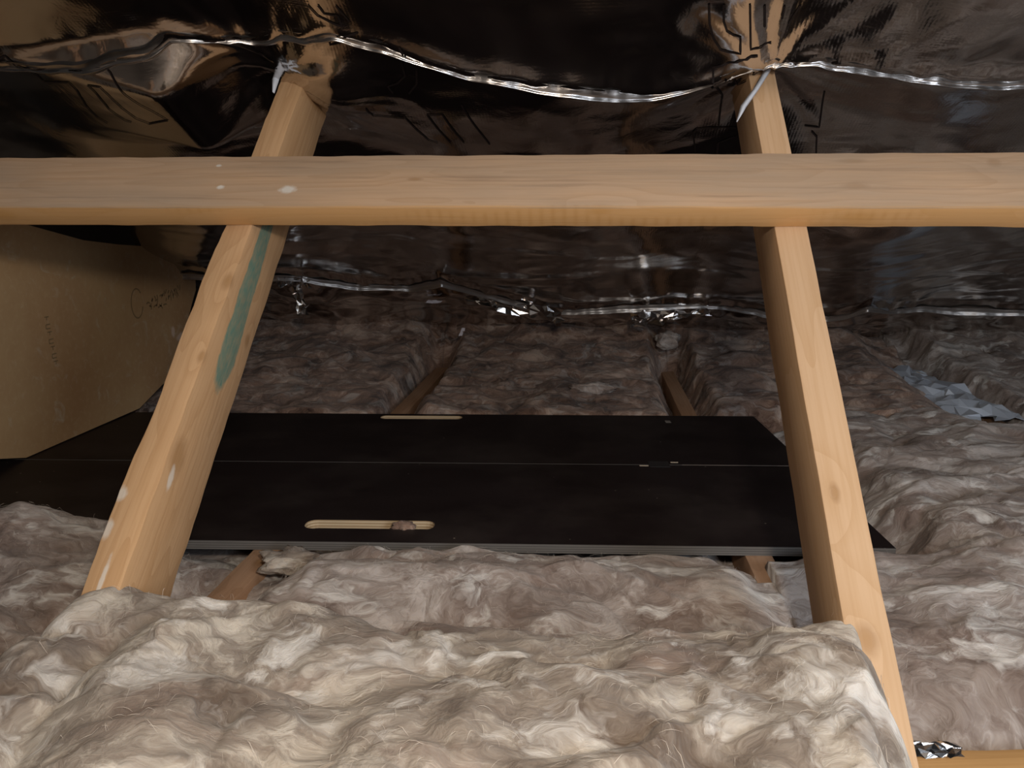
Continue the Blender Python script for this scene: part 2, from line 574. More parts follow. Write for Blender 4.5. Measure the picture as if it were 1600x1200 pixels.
M['film'] = film('phenolic_film')
M['edge'] = plyedge('dirty_ply_edge', (0.17, 0.155, 0.14), (0.10, 0.088, 0.08), 0.0030)
M['cut'] = plyedge('fresh_ply_edge', (0.72, 0.56, 0.36), (0.45, 0.30, 0.16), 0.0040)
M['pale'] = plain('bare_wood_chip', (0.68, 0.56, 0.42), 0.8)
M['tape'] = plain('black_tape', (0.022, 0.021, 0.022), 0.35)

board = empty('folding_board', BO - Vector((0, 0, TH)))
board.rotation_euler = (0, 0, BA)
tag(board, 'black film-faced plywood board in two hinged leaves with hand slots, lying across the joists', 'board')
# local frame: x' = -u (so the board runs to negative x), y' = v, z' from the underside


def rounded_slot(x0, x1, y0, y1, skew=0.0):
    r = (y1 - y0) * 0.42
    pts = []
    for cx, cy, a0 in ((x1 - r, y1 - r, 0), (x0 + r, y1 - r, 90), (x0 + r, y0 + r, 180), (x1 - r, y0 + r, 270)):
        for k in range(5):
            a = math.radians(a0 + 22.5 * k)
            pts.append((cx + r * math.cos(a), cy + r * math.sin(a)))
    return pts


def leaf(name, outline, slot):
    bm = bmesh.new()
    def loop(pts, z):
        vs = [bm.verts.new((x, y, z)) for x, y in pts]
        es = [bm.edges.new((vs[i], vs[(i + 1) % len(vs)])) for i in range(len(vs))]
        return vs, es
    for z in (0.0, TH):
        _, e1 = loop(outline, z)
        e2 = []
        if slot:
            _, e2 = loop(slot, z)
        bmesh.ops.triangle_fill(bm, edges=e1 + e2, use_beauty=True)
    me = bpy.data.meshes.new(name)
    bm.normal_update()
    for f in bm.faces:
        want = 1 if f.calc_center_median().z > TH / 2 else -1
        if f.normal.z * want < 0:
            f.normal_flip()
    bm.to_mesh(me); bm.free()
    me.materials.append(M['film'])
    o = bpy.data.objects.new(name, me); COL.objects.link(o); o.parent = board
    n = len(outline)
    V = [(x, y, z) for z in (0.0, TH) for x, y in outline]
    mesh_obj('plywood_edge', V, [(i, (i + 1) % n, n + (i + 1) % n, n + i) for i in range(n)], M['edge'], o, smooth=False)
    if slot:
        n = len(slot)
        V = [(x, y, z) for z in (0.0, TH) for x, y in slot]
        e = mesh_obj('hand_slot_edge', V, [(n + i, n + (i + 1) % n, (i + 1) % n, i) for i in range(n)], M['cut'], o, smooth=False)
        e['label'] = 'pale layered plywood edge inside the hand slot'
    return o


HV = 0.334
LL = 1.52
lf = leaf('board_leaf', [(-LL, 0), (0, 0), (-0.001, HV - 0.0012), (-LL, HV - 0.0012)], rounded_slot(-0.730, -0.562, 0.043, 0.074))
lb = leaf('board_leaf', [(-LL, HV + 0.0012), (-0.002, HV + 0.0012), (-0.004, 0.669), (-LL, 0.669)], rounded_slot(-0.742, -0.580, 0.628, 0.655))


def flat_box(name, x0, x1, y0, y1, z0, z1, mat, parent):
    V = [(x, y, z) for z in (z0, z1) for y in (y0, y1) for x in (x0, x1)]
    return mesh_obj(name, V, [(0, 2, 3, 1), (4, 5, 7, 6), (0, 1, 5, 4), (1, 3, 7, 5), (3, 2, 6, 7), (2, 0, 4, 6)], mat, parent, smooth=False)


flat_box('worn_notch', -0.268, -0.254, HV - 0.0075, HV - 0.0035, TH - .001, TH + .0004, M['pale'], lf)
flat_box('worn_notch', -0.216, -0.204, HV + 0.0120, HV + 0.0160, TH - .001, TH + .0004, M['pale'], lb)
flat_box('worn_notch', -0.185, -0.175, 0.611, 0.628, TH - .001, TH + .0003, plain('scuff', (0.22, 0.2, 0.18), .8), lb)
flat_box('hinge_tape', -0.252, -0.220, HV - 0.012, HV + 0.018, TH - .0005, TH + .0006, M['tape'], board)
flat_box('worn_arris', -0.200, -0.010, HV + 0.0008, HV + 0.0018, TH - .001, TH + .0003, plain('worn_arris', (0.16, 0.13, 0.11), .8), lb)

# ------------------------------------------------------------------ chipboard panel on the left
def chip_mat():
    N = NT('chipboard')
    c = N.coord()
    b = N.noise(c, 3.5, 5, .6)
    f = N.noise(c, 90, 4, .6)
    col = N.mix(N.ramp(b, [(.35, 0.), (.68, 1.)]), (0.50, 0.335, 0.175), (0.40, 0.235, 0.115))
    col = N.mix(N.math('MULTIPLY', N.ramp(f, [(.5, 0.), (.75, 1.)]), .3), col, (0.58, 0.42, 0.25))
    sc = N.noise(N.vmath('MULTIPLY', c, (1, 9, 9)), 2.6, 6, .7, 1.2)
    col = N.mix(N.math('MULTIPLY', N.ramp(sc, [(.57, 0.), (.72, 1.)]), .5), col, (0.55, 0.49, 0.39))
    for ce, r in (((0, 1.80, .135), (.5, .022, .008)), ((0, 1.765, .150), (.5, .008, .012)), ((0, 1.845, .112), (.5, .009, .009))):
        col = N.mix(N.math('MULTIPLY', N.spot(c, ce, r, .3, .8, 60), .55), col, (0.75, 0.60, 0.52))
    N.base(col)
    N.set(Roughness=.75)
    N.b.inputs['Specular IOR Level'].default_value = .25
    N.bump(f, .25, .001)
    return N.m


M['chip'] = chip_mat()
M['chip_edge'] = plain('chipboard_edge', (0.33, 0.25, 0.17), .85, nscale=120, amt=.6)
PX = -0.51
poly = [(1.06, 0.445), (1.14, 0.428), (1.30, 0.392), (1.464, 0.360), (1.58, 0.348), (1.712, 0.339), (1.80, 0.308), (1.892, 0.270),
        (1.888, 0.232), (1.865, 0.205), (1.80, 0.115), (1.72, 0.05), (1.60, 0.0145), (1.245, 0.0135), (1.16, 0.036), (1.06, 0.075)]
bm = bmesh.new()
fr = [bm.verts.new((0, y, z)) for y, z in poly]
f = bm.faces.new(fr)
bm.normal_update()
if f.normal.x < 0:
    f.normal_flip()
ext = bmesh.ops.extrude_face_region(bm, geom=[f])
for v in [g for g in ext['geom'] if isinstance(g, bmesh.types.BMVert)]:
    v.co.x -= 0.015
bmesh.ops.recalc_face_normals(bm, faces=bm.faces)
me = bpy.data.meshes.new('chipboard_panel')
bm.to_mesh(me); bm.free()
me.materials.append(M['chip']); me.materials.append(M['chip_edge'])
for pl in me.polygons:
    pl.material_index = 0 if abs(pl.normal.x) > .9 else 1
chip = bpy.data.objects.new('chipboard_panel', me); COL.objects.link(chip)
chip.location = (PX, 0, 0)
tag(chip, 'brown chipboard panel standing on edge at the left, with faded ink stamps', 'panel')


def stroke_mesh(name, strokes, w, mat, parent, off=0.0004):
    """flat ink strokes on the panel face; strokes are (y,z) polylines"""
    V, F = [], []
    for s in strokes:
        for (a, b) in zip(s[:-1], s[1:]):
            d = Vector((b[0] - a[0], b[1] - a[1])); L = d.length or 1
            t = Vector((-d.y, d.x)) / L * w / 2
            i = len(V)
            V += [(off, a[0] + t.x, a[1] + t.y), (off, a[0] - t.x, a[1] - t.y), (off, b[0] - t.x, b[1] - t.y), (off, b[0] + t.x, b[1] + t.y)]
            F.append((i, i + 1, i + 2, i + 3))
    return mesh_obj(name, V, F, mat, parent, smooth=False)


M['stamp'] = plain('faded_stamp_ink', (0.30, 0.205, 0.105), .8, nscale=70, amt=.5)
ring = [(1.626 + .022 * math.cos(t), .228 + .030 * math.sin(t)) for t in np.linspace(0.7, 6.0, 18)]
stroke_mesh('ink_stamp', [ring], .0032, M['stamp'], chip)
st = []
rs = random.Random(5)
for k in range(34):
    y = 1.668 + .145 * k / 34 + rs.uniform(-.004, .004)
    h = (.021 if k < 17 else .014) * rs.uniform(.35, 1.0)
    zc = .218 + .02 * k / 34 + rs.uniform(-.012, .012)
    t_ = rs.uniform(0, math.pi)
    st.append([(y - .4 * h * math.cos(t_), zc - h * math.sin(t_) * .6), (y, zc + rs.uniform(-.002, .002)), (y + .4 * h * math.cos(t_ + .4), zc + h * math.sin(t_ + .4) * .6)])
stroke_mesh('ink_stamp', st, .0035, M['stamp'], chip)['label'] = 'faded dark ink stamp of blurred marks'
st = []
for k in range(7):
    z = .235 - k * .013
    y = 1.330 + .002 * k
    st.append([(y, z), (y + .012, z)])
    if k % 2:
        st.append([(y, z), (y, z - .007), (y + .012, z - .007)])
    else:
        st.append([(y + .006, z), (y + .006, z - .006)])
stroke_mesh('ink_stamp', st, .0022, M['stamp'], chip)['label'] = 'faded upright row of small stamped characters'

# ------------------------------------------------------------------ roof foil
L1X = np.array([-2.0, -.9, -.60, -.3218, -.2111, -.0861, .0012, .1048, .1911, .2633, .3324, .4023, .4823, .5441, .6161, .6744, .768, .8452, .9206, 1.3, 2.6])
L1Y = np.array([1.05, 1.03, 1.04, 1.0317, 1.0277, 1.0069, 1.0391, 1.013, 1.0331, 1.0617, 1.0737, 1.0884, 1.1142, 1.1053, 1.082, 1.0776, 1.0926, 1.101, 1.1057, 1.10, 1.12])
L2X = np.array([-2.0, -.41, -.2855, -.2234, -.1203, -.0053, .0792, .1683, .3145, .4691, .589, .7092, .8229, .9745, 1.042, 1.1283, 1.2512, 1.4111, 2.6])
L2Y = np.array([1.85, 1.83, 1.8282, 1.8397, 1.8891, 1.9091, 1.8561, 1.9509, 2.0442, 2.0154, 2.0027, 2.0094, 2.0558, 2.0617, 1.9778, 2.0375, 2.0539, 2.0298, 2.05])


def foil_d(X, Y):
    """how far the membrane hangs below the rafter line, measured square to the roof"""
    ph = (X - TW / 2) / SP
    bay = np.abs(np.sin(np.pi * ph))
    k = np.floor(ph)
    sag = (0.020 + 0.014 * perlin(k * 3.7 + .5, Y * 2.2, 21)) * bay ** 1.3
    big = 0.012 * fbm(X * 2.6, Y * 4.0, 2, 31)
    wx = X + 0.05 * perlin(X * 5, Y * 5, 41); wy = Y + 0.04 * perlin(X * 4, Y * 6, 42)
    wr = 0.0045 * (0.5 - np.abs(perlin(wx * 5 + wy * 3, wy * 13 - wx * 2.5, 51))) + 0.0022 * (0.5 - np.abs(perlin(wx * 14, wy * 22 + wx * 7, 52)))
    d = 0.012 + sag + big + wr * (0.35 + 0.9 * sstep(-.1, .5, perlin(X * 2.1, Y * 2.7, 61)))
    for xs in (TW / 2, SP + TW / 2):
        dx, dy = X - xs, Y - 1.10
        r = np.sqrt(dx * dx + dy * dy) + 1e-6
        th = np.arctan2(dy, dx)
        d = d + 0.0036 * np.exp(-((r - .05) / .10) ** 2) * (perlin(np.cos(th) * 3.1 + 5, np.sin(th) * 3.1 + xs * 9, 71) + .6 * perlin(np.cos(th) * 7 + 3, np.sin(th) * 7 + r * 5, 72))
    # bellies where the cover hangs slack
    d = d + .012 * np.exp(-(((X - .48) / .16) ** 2 + ((Y - 1.085) / .050) ** 2))
    m = sstep(-.46, -.37, X) * (1 - sstep(-.13, -.03, X)) * sstep(1.0, 1.06, Y) * (1 - sstep(1.17, 1.25, Y))
    d = d * (1 - m) + m * (.016 + .25 * (X + .40) + .3 * wr + .25 * big)
    # fine crushed band just behind the brace
    d = d + .0050 * np.abs(perlin(X * 16 + 2, Y * 24 + X * 5, 75)) * np.exp(-((Y - 1.37) / .07) ** 2)
    # cover drooping low over the inner side of the left strut
    d = d + 0.030 * np.exp(-(((X - .075) / .05) ** 2 + ((Y - 1.12) / .06) ** 2))
    return d


def foil_pt(X, Y, extra=0.0):
    d = foil_d(X, Y) + extra
    return np.stack([X + 0 * Y, Y + RN[1] * d, roof_z(Y) + RN[2] * d], -1)


def ridge(t, a, b):
    """rounded rib: t is distance up-slope of the edge"""
    return np.exp(-(t / a) ** 2) * (t >= 0) + np.exp(-(t / b) ** 2) * (t < 0)


def lap1(X):
    return np.interp(X, L1X, L1Y) + .004 * perlin(X * 22, 0 * X, 81)


def lap2(X):
    return np.interp(X, L2X, L2Y) + .006 * perlin(X * 17, 0 * X + 4, 82)


xs = np.arange(-1.7, 2.4, 0.006)
# upper sheet: from behind the camera down to its lapped edge
tv = np.concatenate([np.linspace(0, .80, 50)[:-1], np.linspace(.80, 1, 70)])
X = np.repeat(xs[None], len(tv), 0)
E1 = lap1(xs)[None]
Yg = -1.45 + (E1 + 0.010 + 1.45) * tv[:, None]
amp = .0085 + .004 * perlin(xs * 6, 0 * xs, 91)[None]
ext = .005 + amp * ridge(E1 - Yg, .016, .006) + .003 * perlin(X * 40, Yg * 9, 93) * ridge(E1 - Yg, .03, .02)
sheet1 = grid_mesh('roof_foil_sheet', foil_pt(X, Yg, ext), M['foil'], uv=np.stack([X, Yg], -1))
tag(sheet1, 'silver foil roof lining overhead, its lapped lower edge catching the light above the brace', 'foil lining', 'foil lining sheets')
# middle sheet
nv = 190
tv = np.linspace(0, 1, nv)[:, None]
E2 = lap2(xs)[None]
ya = E1 - 0.05
X = np.repeat(xs[None], nv, 0)
Yg = ya + (E2 + .012 - ya) * tv
am2 = .011 + .006 * perlin(xs * 5, 0 * xs + 2, 92)[None]
ext2 = am2 * ridge(E2 - Yg, .020, .007) + .004 * perlin(X * 34, Yg * 8, 94) * ridge(E2 - Yg, .05, .03)
# a belly behind the brace
ext2 = ext2 + .012 * np.exp(-((Yg - 1.36 - .03 * perlin(X * 3, 0 * X, 95)) / .05) ** 2)
sheet2 = grid_mesh('roof_foil_sheet', foil_pt(X, Yg, ext2), M['foil'], uv=np.stack([X, Yg], -1))
tag(sheet2, 'dark reflective foil roof lining sagging behind the brace and both struts', 'foil lining', 'foil lining sheets')
# eaves sheet, tucked behind
nv = 90
tv = np.linspace(0, 1, nv)[:, None]
X = np.repeat(xs[None], nv, 0)
Yg = (E2 - .05) + (2.62 - (E2 - .05)) * tv
ext3 = -.010 + .010 * fbm(X * 7, Yg * 9, 3, 96) + .03 * np.exp(-(((X + .26) / .10) ** 2 + ((Yg - 1.98) / .07) ** 2))
sheet3 = grid_mesh('roof_foil_sheet', foil_pt(X, Yg, ext3), M['foil'], uv=np.stack([X, Yg], -1))
tag(sheet3, 'black-looking foil strip low at the eaves behind the insulation', 'foil lining', 'foil lining sheets')


def hem(name, parent, ex_, Yedge, off, drop, rough_seed, mat, x0=-1.2, x1=2.0):
    """the turned, hanging edge of a lapped sheet: a narrow crumpled strip facing into the loft"""
    hx = np.arange(x0, x1, .004)
    ye = Yedge(hx)
    d0 = foil_d(hx, ye) + off(hx, ye)
    a = np.clip(drop(hx), .0015, None)
    prof = [(-.012, -.0035), (-.003, .000), (.0, .18), (.0022, .42), (.0016, .68), (-.0012, .90), (.001, 1.0), (.006, .92), (.010, .75)]
    rows = []
    for k, (py, pz) in enumerate(prof):
        j = .0016 * perlin(hx * 70, k * .45 + 0 * hx, rough_seed) + .0022 * perlin(hx * 24, k * .3 + 0 * hx, rough_seed + 1)
        y = ye + RN[1] * d0 + py + (j if k > 1 else 0)
        z = roof_z(ye) + RN[2] * d0 - (pz * a if k > 0 else pz)
        rows.append(np.stack([hx, y, z], -1))
    P = np.stack(rows, 0)
    # refine the profile
    o = grid_mesh(name, P, mat, parent, uv=P[..., :2])
    return o


M['foil_hem'] = foil_mat('foil_hem', 0.27, 0.0, 0.5)
M['foil_hem_dull'] = foil_mat('foil_hem_dull', 0.46, 0.0, 0.5)
h1 = hem('lapped_edge', sheet1, None, lambda x: lap1(x) + .004, lambda x, y: .010 + 0 * x,
         lambda x: .0075 + .006 * perlin(x * 6, 0 * x, 191) - .006 * np.exp(-((x - .59) / .07) ** 2) - .005 * np.exp(-((x - .0) / .09) ** 2), 201, M['foil_hem'])
h1['label'] = 'bright turned edge of the upper foil sheet'
h2 = hem('lapped_edge', sheet2, None, lambda x: lap2(x) + .004, lambda x, y: .010 + 0 * x,
         lambda x: .012 + .006 * perlin(x * 5, 0 * x + 3, 192), 211, M['foil_hem_dull'])
h2['label'] = 'silvery turned lower edge of the foil near the eaves'

# big outlined letters printed on the foil (sheet coordinates: across, down the slope)
PRINTS = [
    [(-0.2898, 1.0550), (-0.2844, 1.0596), (-0.2863, 1.0741), (-0.2420, 1.0606), (-0.2429, 1.0776), (-0.2572, 1.1181), (-0.2608, 1.1468), (-0.2535, 1.1586)],
    [(-0.2054, 1.1374), (-0.2139, 1.1363), (-0.2210, 1.1116), (-0.2141, 1.0738), (-0.2147, 1.0580), (-0.1967, 1.0559), (-0.1959, 1.0724), (-0.1958, 1.1001), (-0.1901, 1.1228), (-0.1753, 1.1283)],
    [(-0.2229, 1.0328), (-0.1876, 1.0279), (-0.1799, 1.0285), (-0.1727, 1.0375), (-0.1683, 1.0526), (-0.1637, 1.0681), (-0.1578, 1.0809), (-0.1466, 1.0918), (-0.1355, 1.1061), (-0.1763, 1.1300)],
    [(-0.3038, 1.0204), (-0.2935, 1.0175), (-0.2860, 1.0293), (-0.2795, 1.0317), (-0.2628, 1.0315), (-0.2475, 1.0270)],
    [(0.1088, 1.1523), (0.1098, 1.1825), (0.1550, 1.1827), (0.1752, 1.2411), (0.1867, 1.2495)],
    [(0.2060, 1.2458), (0.1877, 1.1664), (0.2095, 1.1612), (0.2258, 1.2441)],
    [(0.2391, 1.1365), (0.2623, 1.2474)],
    [(0.1608, 1.0266), (0.1727, 1.0370), (0.1774, 1.0636), (0.1759, 1.0876), (0.1622, 1.1045), (0.1483, 1.1106), (0.1517, 1.1238)],
    [(0.1848, 1.0219), (0.1892, 1.0427), (0.1936, 1.0728), (0.1875, 1.1017), (0.1730, 1.1222)],
    [(0.0918, 0.9734), (0.0983, 0.9888), (0.1228, 1.0005), (0.1222, 0.9860), (0.1072, 0.9845), (0.1044, 0.9713)],
    [(0.1394, 1.0078), (0.0941, 1.0229), (0.0932, 1.0466), (0.1316, 1.0341)],
    [(0.1252, 0.9699), (0.1330, 0.9943)],
    [(0.5304, 0.9854), (0.5357, 1.0148), (0.5433, 1.0363), (0.5541, 1.0538), (0.5655, 1.0600), (0.5788, 1.0642), (0.5740, 1.0402), (0.5664, 1.0374), (0.5571, 1.0293), (0.5513, 1.0159), (0.5465, 0.9883)],
    [(0.5753, 0.9936), (0.5899, 1.0615), (0.6119, 1.0555)],
    [(0.5928, 1.0015), (0.5995, 1.0317)],
    [(0.5997, 1.0700), (0.5495, 1.0795), (0.5522, 1.0964)],
    [(0.7057, 1.1703), (0.7224, 1.2506), (0.7020, 1.2484)],
    [(0.7144, 1.2591), (0.7242, 1.2694), (0.7330, 1.3038)],
    [(0.6143, 1.0033), (0.6157, 1.0202)],
    [(0.6312, 1.0027), (0.6246, 1.0285)],
    [(0.5676, 1.0973), (0.5775, 1.1264), (0.5913, 1.1450), (0.6004, 1.1351), (0.6093, 1.1145)],
    [(0.5562, 1.1358), (0.5769, 1.1725), (0.5867, 1.2595)],
    [(0.5642, 1.3294), (0.5519, 1.2665), (0.5554, 1.2593), (0.6118, 1.2651)],
    [(0.6153, 1.2841), (0.5923, 1.2987), (0.5954, 1.3284)],
]


def ext1f(X, Y):
    e = lap1(X) - Y
    a = .0085 + .004 * perlin(X * 6, 0 * X, 91)
    return .005 + a * ridge(e, .016, .006) + .003 * perlin(X * 40, Y * 9, 93) * ridge(e, .03, .02)


def ext2f(X, Y):
    e = lap2(X) - Y
    a = .011 + .006 * perlin(X * 5, 0 * X + 2, 92)
    x = a * ridge(e, .020, .007) + .004 * perlin(X * 34, Y * 8, 94) * ridge(e, .05, .03)
    return x + .012 * np.exp(-((Y - 1.36 - .03 * perlin(X * 3, 0 * X, 95)) / .05) ** 2)


for pl in PRINTS:
    a = np.array(pl)
    seg = [np.linspace(a[i], a[i + 1], max(2, int(np.hypot(*(a[i + 1] - a[i])) / .004) + 1), endpoint=False) for i in range(len(a) - 1)]
    q = np.concatenate(seg + [a[-1:]], 0)
    t = np.gradient(q, axis=0)
    t /= np.hypot(t[:, 0], t[:, 1])[:, None] + 1e-9
    side = np.stack([-t[:, 1], t[:, 0]], -1) * .0012
    up = q[:, 1].mean() < lap1(q[:, :1].mean(keepdims=True)[:, 0])[0]
    rows = []
    for sg in (-1, 1):
        X, Y = q[:, 0] + sg * side[:, 0], q[:, 1] + sg * side[:, 1]
        e1, e2 = ext1f(X, Y), ext2f(X, Y)
        e = np.where(Y < lap1(X) + .008, np.maximum(e1, e2), e2) + .0010
        rows.append(foil_pt(X, Y, e))
    grid_mesh('printed_outline', np.stack(rows, 0), M['ink'], sheet1 if up else sheet2)


# white-backed cut edges of the foil standing off the strut tops
def flap(parent, pts, w0, lab):
    V, F = [], []
    n = len(pts)
    for i, (p, q) in enumerate(pts):
        p = Vector(p); q = Vector(q)
        for k in range(4):
            V.append(p.lerp(q, k / 3) + Vector((0, -.004 * math.sin(math.pi * k / 3), 0)))
    for i in range(n - 1):
        for k in range(3):
            F.append((i * 4 + k, i * 4 + k + 1, i * 4 + 5 + k, i * 4 + 4 + k))
    o = mesh_obj('foil_flap', V, F, M['foil_back'], parent)
    md = o.modifiers.new('thickness', 'SOLIDIFY'); md.thickness = .0008
    o['label'] = lab
    return o


flap(sheet2, list(zip([(0.5753, 1.0393, 0.5107), (0.5836, 1.0622, 0.5313), (0.6009, 1.0861, 0.5527), (0.6214, 1.1207, 0.5838), (0.6405, 1.1657, 0.6242)],
                     [(0.5765, 1.0384, 0.5099), (0.5896, 1.0592, 0.5286), (0.6079, 1.0857, 0.5524), (0.6258, 1.1135, 0.5774), (0.6402, 1.1514, 0.6114)])), 0, 'white backing of the cut foil curling off the strut top')
flap(sheet2, list(zip([(-0.0287, 1.1491, 0.6093), (-0.0166, 1.1312, 0.5932), (-0.0079, 1.1128, 0.5767), (-0.0005, 1.0928, 0.5588)],
                     [(-0.0062, 1.1397, 0.6009), (-0.001, 1.1287, 0.591), (0.0007, 1.1126, 0.5765), (0.0015, 1.0907, 0.5569)])), 0, 'white backing of the cut foil beside the strut top')


# ------------------------------------------------------------------ insulation
def billow(X, Y, f, seed, wx=.35):
    x = X * f + wx * perlin(X * f * .9, Y * f * .9, seed + 5)
    y = Y * f + wx * perlin(X * f * .9 + 9, Y * f * .9, seed + 6)
    return np.abs(perlin(x, y, seed)) * 1.0


def puff(X, Y, seed, a=1.0, an=1.0):
    """soft quilted wool: rounded puffs meeting in creases"""
    Xa = X * an
    wX = Xa + .03 * perlin(X * 9, Y * 9, seed + 1); wY = Y + .03 * perlin(X * 9 + 4, Y * 9, seed + 2)
    soft = .35 + .65 * sstep(-.25, .45, perlin(X * 6, Y * 6, seed + 7))
    h = .029 * billow(wX, wY, 5.5, seed) + .009 * billow(wX, wY, 12, seed + 10, .5) + .006 * fbm(wX * 15, wY * 19, 3, seed + 15) + soft * (.0030 * billow(wX, wY, 30, seed + 20, .6) + .0014 * fbm(wX * 62, wY * 80, 2, seed + 30))
    return a * (h - .010)


def batt(name, x0, x1, y0, y1, hf, mat, step, label, seed, group='wool batts', nfib=0, fibmat='fibre', an=1.0, amp=1.0, fibbox=None, flen=(.005, .02), bot=-.11):
    nx = int((x1 - x0) / step) + 1
    ny = int((y1 - y0) / step) + 1
    gx = np.linspace(x0, x1, nx); gy = np.linspace(y0, y1, ny)
    X, Y = np.meshgrid(gx, gy)
    Z0 = hf(X, Y)
    Z = Z0 + puff(X, Y, seed, amp, an)
    # roll the edges of the surface sideways a little so that creases overhang
    dx = .010 * perlin(X * 15, Y * 15, seed + 41) + .005 * perlin(X * 38, Y * 38, seed + 42)
    dy = .010 * perlin(X * 15 + 5, Y * 15, seed + 43) + .005 * perlin(X * 38 + 5, Y * 38, seed + 44)
    edge = np.minimum(np.minimum(X - x0, x1 - X), np.minimum(Y - y0, y1 - Y))
    k = sstep(0, .03, edge)
    P = np.stack([X + dx * k, Y + dy * k, Z], -1)
    # skirt so the batt has a body
    def skirt(P):
        top = P.copy()
        bot0 = P[:1].copy(); bot0[..., 2] = bot
        bot1 = P[-1:].copy(); bot1[..., 2] = bot
        P = np.concatenate([bot0, P, bot1], 0)
        l0 = P[:, :1].copy(); l0[..., 2] = bot
        l1 = P[:, -1:].copy(); l1[..., 2] = bot
        return np.concatenate([l0, P, l1], 1)
    o = grid_mesh(name, skirt(P), mat)
    tag(o, label, 'insulation', group)
    if nfib:
        r = np.random.RandomState(seed)
        bx = fibbox or (x0 + .02, x1 - .02, y0 + .02, y1 - .02)
        ii = ((r.uniform(bx[0], bx[1], nfib) - x0) / (x1 - x0) * (nx - 1)).astype(int)
        jj = ((r.uniform(bx[2], bx[3], nfib) - y0) / (y1 - y0) * (ny - 1)).astype(int)
        ok = P[jj, ii, 2] > -.02
        ii, jj = ii[ok], jj[ok]
        nfib = len(ii)
        th = np.pi * 1.6 * perlin(X[jj, ii] * 9, Y[jj, ii] * 9, seed + 51) + r.normal(0, .55, nfib)
        ln = r.uniform(flen[0], flen[1], nfib)
        cv = r.normal(0, 1.1, nfib)
        lift = np.abs(r.normal(0, .0022, nfib)) + .0002
        wd = r.uniform(.00005, .00012, nfib)
        seg = 5
        rows = []
        px, py = P[jj, ii, 0].copy(), P[jj, ii, 1].copy()
        for s in range(seg):
            t = s / (seg - 1)
            ang_ = th + cv * t
            if s:
                px = px + np.cos(ang_) * ln / (seg - 1); py = py + np.sin(ang_) * ln / (seg - 1)
            a = np.clip(((px - x0) / (x1 - x0) * (nx - 1)).round().astype(int), 0, nx - 1)
            b = np.clip(((py - y0) / (y1 - y0) * (ny - 1)).round().astype(int), 0, ny - 1)
            pz = P[b, a, 2] + lift * (math.sin(math.pi * t) + .6 * t) + .0004
            w = wd * (1 - .7 * abs(2 * t - 1))
            rows.append(np.stack([np.stack([px - np.sin(ang_) * w, py + np.cos(ang_) * w, pz + w * .5], -1),
                                  np.stack([px + np.sin(ang_) * w, py - np.cos(ang_) * w, pz - w * .5], -1)], 1))
        Q = np.stack(rows, 1).reshape(-1, 3)      # nfib, seg, 2, 3
        base = (np.arange(nfib) * seg * 2)[:, None]
        fq = np.array([[2 * s, 2 * s + 1, 2 * s + 3, 2 * s + 2] for s in range(seg - 1)]).reshape(1, -1, 4)
        fq = (base[:, :, None] + fq).reshape(-1, 4)
        me = bpy.data.meshes.new('loose_fibres')
        me.vertices.add(len(Q)); me.vertices.foreach_set('co', Q.reshape(-1).astype(np.float32))
        me.loops.add(len(fq) * 4); me.loops.foreach_set('vertex_index', fq.reshape(-1).astype(np.int32))
        me.polygons.add(len(fq)); me.polygons.foreach_set('loop_start', (np.arange(len(fq)) * 4).astype(np.int32))
        me.update(calc_edges=True)
        me.materials.append(M[fibmat])
        fo = bpy.data.objects.new('loose_fibres', me); COL.objects.link(fo); fo.parent = o
        fo['kind'] = 'stuff'
    return o


def gauss(X, Y, x, y, sx, sy):
    return np.exp(-(((X - x) / sx) ** 2 + ((Y - y) / sy) ** 2))


def near_board(X, Y):
    """the front and back lines of the board, as Y"""
    t = math.tan(BA)
    yf = BO.y - (BO.x - X) * t
    return yf, yf + .67


def eaves_rise(X, Y):
    return .035 * sstep(1.75, 2.1, Y) + .075 * sstep(2.05, 2.35, Y) - .03 * sstep(2.4, 2.6, Y)


def h_centre(X, Y):
    yf, yb = near_board(X, Y)
    z = .016 + 0 * X
    z = z + .016 * gauss(X, Y, .20, .78, .12, .09) + .018 * gauss(X, Y, .40, .84, .14, .06) - .010 * gauss(X, Y, .52, .72, .06, .12)
    under = sstep(yf - .035, yf + .01, Y) * (1 - sstep(yb - .01, yb + .03, Y))
    z = z * (1 - under) + (-.030) * under
    z = z + eaves_rise(X, Y) * (1 - under)
    e = np.minimum(X - TW, SP - X)
    z = z - .020 * (1 - sstep(0, .05, e)) - .040 * (1 - sstep(-.005, .045, e)) * sstep(1.5, 1.65, Y) * (1 - sstep(2.15, 2.3, Y)) * (1 + .8 * sstep(1.7, 2.1, Y))
    z = z - .055 * (1 - sstep(.585, .64, Y))
    # gap along the left joist close to the big roll
    z = z - .020 * gauss(X, Y, .055, .82, .03, .12)
    return z


def h_left(X, Y):
    yf, yb = near_board(X, Y)
    z = .008 + .050 * gauss(X, Y, -.26, .86, .20, .10) + .026 * gauss(X, Y, -.19, .70, .16, .10) - .04 * gauss(X, Y, -.04, .76, .05, .14)
    off = -.055 * sstep(-.15, -.07, X)
    under = sstep(yf + .015 + off, yf + .05 + off, Y) * (1 - sstep(yb - .01, yb + .03, Y))
    z = z * (1 - under) + (-.035) * under
    z = z + eaves_rise(X, Y) * (1 - under) + .02 * sstep(1.62, 1.8, Y)
    z = z - .075 * (1 - sstep(.60, .66, Y))
    e = np.minimum(X + SP - TW, -X)
    z = z - .018 * (1 - sstep(0, .05, e)) - .050 * (1 - sstep(-.005, .04, -X)) * sstep(1.5, 1.65, Y) * (1 - sstep(2.15, 2.3, Y)) * (1 + .8 * sstep(1.7, 2.1, Y))
    return z


